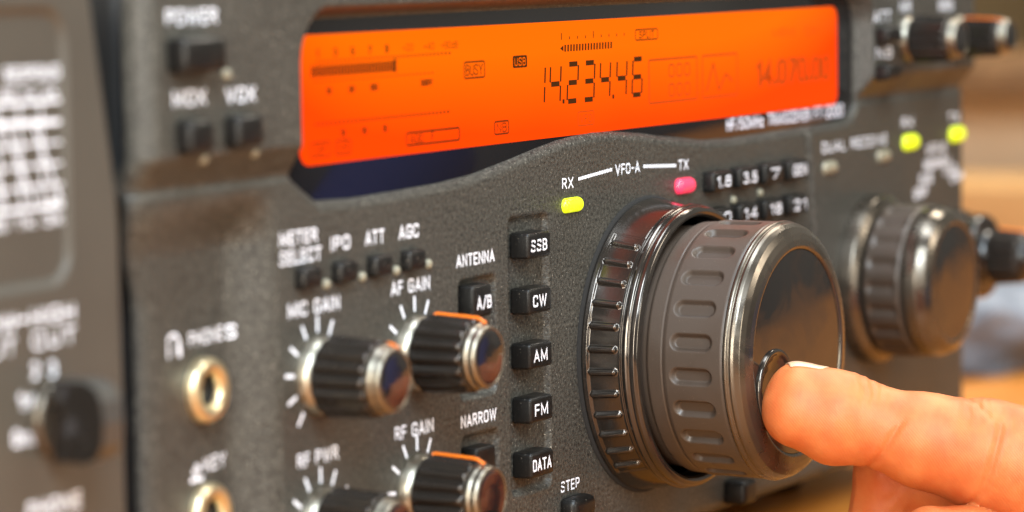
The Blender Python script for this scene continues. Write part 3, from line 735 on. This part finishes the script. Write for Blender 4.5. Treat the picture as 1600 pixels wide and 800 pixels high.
text(mb, 'LOW', -252, 31.8, 3.0, y=YF, width=12); stroke(mb, (-246, 32), (-243, 32), 0.6, YF); text(mb, 'HIGH', -235.5, 32.0, 3.0, y=YF, width=13)
text(mb, 'CUT', -252, 27.6, 3.0, y=YF, width=11); text(mb, 'CUT', -235.3, 27.8, 3.0, y=YF, width=13)
for s, x, z in (('2', -241, 22.5), ('3', -236, 22.2), ('1', -245.5, 17.5), ('0', -247, 11.0)): text(mb, s, x, z, 3.0, y=YF, bold=.04)
text(mb, 'OFF', -243.5, 17.0, 2.2, y=YF, width=4); text(mb, '700', -244.0, 10.5, 2.2, y=YF, width=5)
text(mb, 'PHONE', -236.5, -2.6, 3.0, y=YF, width=16); text(mb, 'LEVEL', -236.0, -7.0, 3.0, y=YF, width=15)
mb.build('speaker_panel', [M_speaker, M_white], spk)
mb = MB(); rbox(mb, -334, -222, 1.5, 330, -48, 94, 2); mb.build('cabinet', M_case, spk)
for fx in (-320, -232):
    mb = MB(); rbox(mb, fx - 8, fx + 8, 20, 36, -60, -47, 2); mb.build('foot', M_knob, spk, origin=(fx, 28, -60))
# bar knob
KX, KZ = -236.0, 13.2
mb = MB(); revolve(mb, densify([(7.0, 0.3), (7.0, -1.4), (6.4, -2.0), (0.01, -2.1)], 0.5), n=64); bk = mb.build('selector_knob', M_rim, spk, loc=(KX, YS, KZ))
P = [(-2, 7.4), (-9, 7.4), (-11.6, 6.4), (-13.0, 4.0), (-13.4, 0), (-13.0, -4.0), (-11.6, -6.4), (-9, -7.4), (-2, -7.4)]
mb = MB(); k = len(P); mb.add([(-3.0, p[0], p[1]) for p in P] + [(3.0, p[0], p[1]) for p in P], [tuple(range(k)), tuple(range(k, 2 * k))[::-1]], 0, False)
mb.add([(-3.0, p[0], p[1]) for p in P] + [(3.0, p[0], p[1]) for p in P], [(i, i + k, (i + 1) % k + k, (i + 1) % k) for i in range(k)], 1, False)
o = mb.build('bar_grip', [M_knob, M_gripface], bk, loc=(KX, YS, KZ))

# ================================================================== THINGS BEHIND, ON THE TABLE
import random
random.seed(3)
bm = bmesh.new(); bmesh.ops.create_icosphere(bm, subdivisions=5, radius=1)
mb = MB(); V = []
from mathutils import noise
for v in bm.verts:
    p = v.co.copy(); d = 1 + 0.22 * noise.noise(p * 1.6) + 0.13 * noise.noise(p * 3.7 + Vector((5, 1, 2)))
    V.append((455 + 62 * p.x * d, 92 + 42 * p.y * d, max(-60.2, -46 + 26 * p.z * d)))
mb.add(V, [[w.index for w in f.verts] for f in bm.faces]); bm.free()
tag(mb.build('cloth_bundle', M_cloth, origin=(455, 92, -60)), 'blue grey cloth bundle lying on the wooden table behind the fingertip', 'cloth')
mb = MB(); rbox(mb, 290, 392, 80, 112, -60, -42, 2)
for k in range(8): rbox(mb, 296 + k * 11.5, 303 + k * 11.5, 79.2, 80.6, -53, -46, 0.3, 1)
tag(mb.build('black_box', [M_blackbox, M_keys], origin=(340, 96, -60)), 'low black box with a row of pale blue keys on the table beside the cloth', 'box')
mb = MB(); rbox(mb, 800, 1000, 60, 540, -60, 21, 1.5); rbox(mb, 799.2, 1000.5, 270, 320, -59, 21.6, 0.2, 1)
tag(mb.build('cardboard_box', [M_card, M_tape], origin=(900, 300, -60)), 'tan cardboard box standing on the table beyond the radio', 'box')
mb = MB(); rbox(mb, 770, 1010, 40, 560, 22.2, 38, 1.5)
tag(mb.build('wooden_plank', M_plank, origin=(890, 300, 22)), 'brown wooden plank lying on top of the cardboard box', 'plank')
mb = MB(); rbox(mb, 690, 770, -40, 470, -60, -13, 2)
tag(mb.build('wooden_block', M_block, origin=(730, 200, -60)), 'honey coloured wooden block in front of the cardboard box', 'block')

# ================================================================== THE HAND
import openvdb
TIP = Vector((-13.59818, -49.0, -11.19458))        # centre of the fingertip
MMPX = 0.1488


def hp(px, py, dz=0.0):      # hand frame: along the pointing finger, across it, and away from the viewer (mm)
    return TIP + RIGHT * ((px - 1255) * MMPX) - UP * ((py - 640) * MMPX) + FWD * dz


def cone(a, ra, b, rb, k): return (np.array(a), ra, np.array(b), rb, k)


def sd_cone(P, a, ra, b, rb):
    ba = b - a; L2 = ba.dot(ba); t = np.clip(((P - a) @ ba) / L2, 0, 1)
    return np.linalg.norm(P - a - t[..., None] * ba, axis=-1) - (ra + (rb - ra) * t)


Q = MMPX
idx = [((1257, 641), 59, 0), ((1305, 657), 67.5, -.9), ((1362, 664), 61, -1.8), ((1440, 687), 73, -3.2), ((1535, 709), 86, -5), ((1640, 738), 98, -7), ((1790, 790), 108, -8)]
CH = []
for (p, r0, d0), (q, r1, d1) in zip(idx[:-1], idx[1:]): CH.append(cone(hp(*p, d0), r0 * Q, hp(*q, d1), r1 * Q, 2.0))
CH.append(cone(hp(1243, 602, 0), 31 * Q, hp(1320, 628, -.8), 38 * Q, 6.0))
CH.append(cone(hp(1238, 646, 2.5), 38 * Q, hp(1238, 646, -2.5), 38 * Q, 5.0))


def chain(pts, k=2.5):
    return [cone(hp(*p[:2], p[2]), p[3] * Q, hp(*q[:2], q[2]), q[3] * Q, k) for p, q in zip(pts[:-1], pts[1:])]


G_mid = chain([(1520, 1030, 24, 46), (1430, 985, 23, 50), (1384, 880, 22, 54), (1412, 742, 20, 60), (1560, 785, 18, 76), (1800, 850, 12, 96)])
G_ring = chain([(1620, 1060, 40, 46), (1500, 1030, 40, 50), (1440, 880, 38, 55), (1600, 860, 36, 70), (1820, 920, 30, 92)])
G_pink = chain([(1650, 1090, 56, 40), (1560, 1060, 56, 42), (1520, 950, 54, 46), (1640, 930, 52, 56), (1840, 980, 46, 80)])
G_thumb = chain([(1446, 832, -12, 48), (1500, 842, -13, 55), (1580, 868, -13, 60), (1700, 930, -14, 72), (1880, 1010, -8, 110)])
G_palm = chain([(1790, 800, -4, 112), (1980, 900, 4, 150), (2120, 960, 8, 160), (2300, 990, 8, 150)], 8) + chain([(1840, 960, 30, 110), (2040, 980, 22, 140), (2150, 980, 14, 150)], 8)


def smin(a, c, k):
    h = np.clip(0.5 + 0.5 * (c - a) / k, 0, 1); return c * (1 - h) + a * h - k * h * (1 - h)


def group_sd(P, cs):
    d = None
    for a, ra, c, rc, k in cs:
        e = sd_cone(P, a, ra, c, rc); d = e if d is None else smin(d, e, k)
    return d


def hand_sd(P):
    d = group_sd(P, CH)
    for g, k in ((G_mid, 0.6), (G_ring, 0.6), (G_pink, 0.6), (G_thumb, 0.8)): d = np.minimum(d, group_sd(P, g))
    return smin(d, group_sd(P, G_palm), 7.0)


def hand_uv(P):   # finger coordinates in sketch units
    rel = P - np.array(TIP)
    return 1255 + rel @ np.array(RIGHT) / MMPX, 640 - rel @ np.array(UP) / MMPX, rel @ np.array(FWD)


def build_hand():
    allp = np.array([p for g in (CH, G_mid, G_ring, G_pink, G_thumb, G_palm) for c in g for p in (c[0], c[2])])
    lo = allp.min(0) - 27; hi = allp.max(0) + 27
    vox = 0.55; nx, ny, nz = [int(math.ceil(q)) for q in (hi - lo) / vox]
    arr = np.empty((nx, ny, nz), np.float32)
    Yg, Zg = np.meshgrid(lo[1] + vox * np.arange(ny), lo[2] + vox * np.arange(nz), indexing='ij')
    # coarse pass to skip empty slabs, then fine where needed
    for i in range(nx):
        P = np.stack([np.full(Yg.shape, lo[0] + vox * i), Yg, Zg], -1)
        arr[i] = np.clip(hand_sd(P), -3, 3)
    g = openvdb.FloatGrid(background=3.0); g.copyFromArray(arr)
    pts, quads = g.convertToQuads(0.0)
    V = lo + np.array(pts, float) * vox; F = [tuple(int(i) for i in q) for q in quads]
    # orientation and detail
    for _ in range(2):      # settle on the surface
        e = 0.3; d = hand_sd(V); N = np.stack([hand_sd(V + np.eye(3)[k] * e) - hand_sd(V - np.eye(3)[k] * e) for k in range(3)], -1)
        N /= np.maximum(np.linalg.norm(N, axis=1, keepdims=True), 1e-6); V = V - N * np.clip(d, -.6, .6)[:, None]
    a, c, e = [V[[q[k] for q in F[:400]]] for k in range(3)]
    fl = np.mean(np.einsum('ij,ij->i', np.cross(c - a, e - c), N[[q[0] for q in F[:400]]]))
    if fl < 0: F = [q[::-1] for q in F]
    u, v, w = hand_uv(V); D = np.zeros(len(V))
    onidx = np.abs(group_sd(V, CH)) < 0.7
    front = np.clip((group_sd(V, CH) < 0.7), 0, 1)

    def crease(uc, width, depth, lo_v, hi_v):
        m_ = sstep(lo_v, lo_v + 25, v) * (1 - sstep(hi_v, hi_v + 30, v))
        q = u - uc
        return -depth * np.exp(-(q / width) ** 2) * m_ + 0.35 * depth * np.exp(-((np.abs(q) - 2.4 * width) / (1.6 * width)) ** 2) * m_
    wob = np.array([noise.noise(Vector(p) * 0.35) for p in V]); wob2 = np.array([noise.noise(Vector(p) * 0.12 + Vector((7, 3, 1))) for p in V])
    D += crease(1400 - (v - 650) * 0.60 + wob2 * 4, 5.0, 0.42, 645, 900)
    D += crease(1384 - (v - 650) * 0.52 + wob2 * 6, 3.4, 0.08, 670, 900)
    D += crease(1552 - (v - 650) * 0.27 - 0.0011 * (v - 690) ** 2 + wob2 * 4, 5.5, 0.42, 640, 900)
    top = 1 - sstep(10, 60, v - (588 + (u - 1300) * 0.16))
    D += top * 0.10 * np.sin(u * 0.42 + wob * 1.6 + wob2 * 3 + (v - 600) * 0.05) * (np.exp(-((u - 1356) / 24) ** 2) + 0.9 * np.exp(-((u - 1520) / 34) ** 2))
    D += -0.34 * np.exp(-((u - 1506 - (v - 615) * 0.85) / 6) ** 2) * (1 - sstep(640, 672, v)) * sstep(1480, 1500, u)
    D = D * onidx + 0.05 * wob2 + 0.025 * wob
    # knuckle wrinkles on the curled fingers
    oth = ~onidx
    D += oth * 0.18 * np.sin(w * 1.6 + u * 0.12 + wob * 2) * np.exp(-((u - 1400) / 60) ** 2)
    V = V + N * D[:, None]
    mb = MB(); mb.add(V, F)
    return mb, vox


# skin: warm, scattering, with fine finger-print ridges and pores
M_skin = bpy.data.materials.new('skin'); M_skin.use_nodes = True
nt = M_skin.node_tree; b = nt.nodes['Principled BSDF']
b.inputs['Roughness'].default_value = 0.52; b.inputs['Specular IOR Level'].default_value = 0.35; b.inputs['Subsurface Weight'].default_value = 0.3
b.inputs['Subsurface Radius'].default_value = (1.0, 0.36, 0.16); b.inputs['Subsurface Scale'].default_value = 2.2 * S
tc = nt.nodes.new('ShaderNodeTexCoord')
n = nt.nodes.new('ShaderNodeTexNoise'); n.inputs['Scale'].default_value = 160; n.inputs['Detail'].default_value = 6; nt.links.new(tc.outputs['Object'], n.inputs['Vector'])
r = nt.nodes.new('ShaderNodeValToRGB'); r.color_ramp.elements[0].position = 0.28; r.color_ramp.elements[1].position = 0.72
r.color_ramp.elements[0].color = (0.47, 0.105, 0.027, 1); r.color_ramp.elements[1].color = (0.57, 0.178, 0.055, 1)
nt.links.new(n.outputs['Fac'], r.inputs['Fac']); nt.links.new(r.outputs['Color'], b.inputs['Base Color'])
wv = nt.nodes.new('ShaderNodeTexWave'); wv.inputs['Scale'].default_value = 620; wv.inputs['Distortion'].default_value = 9; wv.inputs['Detail'].default_value = 3; wv.inputs['Detail Scale'].default_value = 0.15
mp = nt.nodes.new('ShaderNodeMapping'); mp.inputs['Rotation'].default_value = (0.4, 0.5, 0.9)
nt.links.new(tc.outputs['Object'], mp.inputs['Vector']); nt.links.new(mp.outputs['Vector'], wv.inputs['Vector'])
n2 = nt.nodes.new('ShaderNodeTexNoise'); n2.inputs['Scale'].default_value = 1900; n2.inputs['Detail'].default_value = 3; nt.links.new(tc.outputs['Object'], n2.inputs['Vector'])
ad = nt.nodes.new('ShaderNodeMath'); ad.operation = 'MULTIPLY_ADD'; ad.inputs[1].default_value = 1.6
nt.links.new(n2.outputs['Fac'], ad.inputs[0]); nt.links.new(wv.outputs['Fac'], ad.inputs[2])
bn = nt.nodes.new('ShaderNodeBump'); bn.inputs['Strength'].default_value = 0.32; bn.inputs['Distance'].default_value = 0.07 * S
nt.links.new(ad.outputs[0], bn.inputs['Height']); nt.links.new(bn.outputs['Normal'], b.inputs['Normal'])

mb, _ = build_hand()
hand = mb.build('hand', M_skin, origin=tuple(hp(2300, 990, 8)))
tag(hand, 'bare hand with its index finger pressed into the tuning knob dimple', 'hand')

# finger nail, lying on the back of the fingertip
M_nail = mat('fingernail', (0.66, 0.42, 0.27), 0.30, sss=(0.3, 1.0), coat=0.15)


def nail(base, tip, upv, halfw, name):
    base = np.array(base); tip = np.array(tip); ax = tip - base; L = np.linalg.norm(ax); ax /= L
    upv = np.array(upv, float); upv -= ax * upv.dot(ax); upv /= np.linalg.norm(upv); sd = np.cross(ax, upv)
    nu, nv = 26, 27; V = []
    for i in range(nu):
        s = i / (nu - 1)
        wid = halfw * math.sqrt(max(1 - (max(0, 0.30 - s) / 0.30) ** 2, 0.0)) if s < 0.3 else halfw
        wid = max(wid, 0.25); over = 1.0
        for j in range(nv):
            t = -1 + 2 * j / (nv - 1)
            sx_ = s * L - 0.9 * t * t * sstep(0.6, 1.0, s)
            ang = t * wid / 7.0
            p = base + ax * sx_; dr = upv * math.cos(ang) + sd * math.sin(ang)
            q = p + dr * 16
            for _ in range(30): q = q - dr * (hand_sd(q[None])[0]) * 0.8
            V.append(q + dr * (0.02 + 0.16 * sstep(0.0, 1.0, s)))
    mb = MB(); F = grid_faces(nu, nv); mb.add(V, F)
    o = mb.build(name, M_nail, hand, loc=(0, 0, 0)); so = o.modifiers.new('thickness', 'SOLIDIFY'); so.thickness = 0.3 * S; so.offset = 0
    return o


nail(hp(1290, 640, 0), hp(1219, 630, 0), UP * 0.84 + FWD * 0.55, 6.6, 'fingernail')

# sleeve on the forearm (outside the frame, mirrored in the display glass)
mb = MB(); w0 = hp(2230, 985, 8); d = Vector((0.80, -0.58, 0.12)).normalized()
pts = [w0 + d * t for t in (0, 6, 20, 50, 90, 140, 200, 260)]
tube(mb, pts, [38, 41, 42, 44, 47, 50, 54, 58], n=40)
o = mb.build('sleeve', M_sleeve, hand, loc=(0, 0, 0))
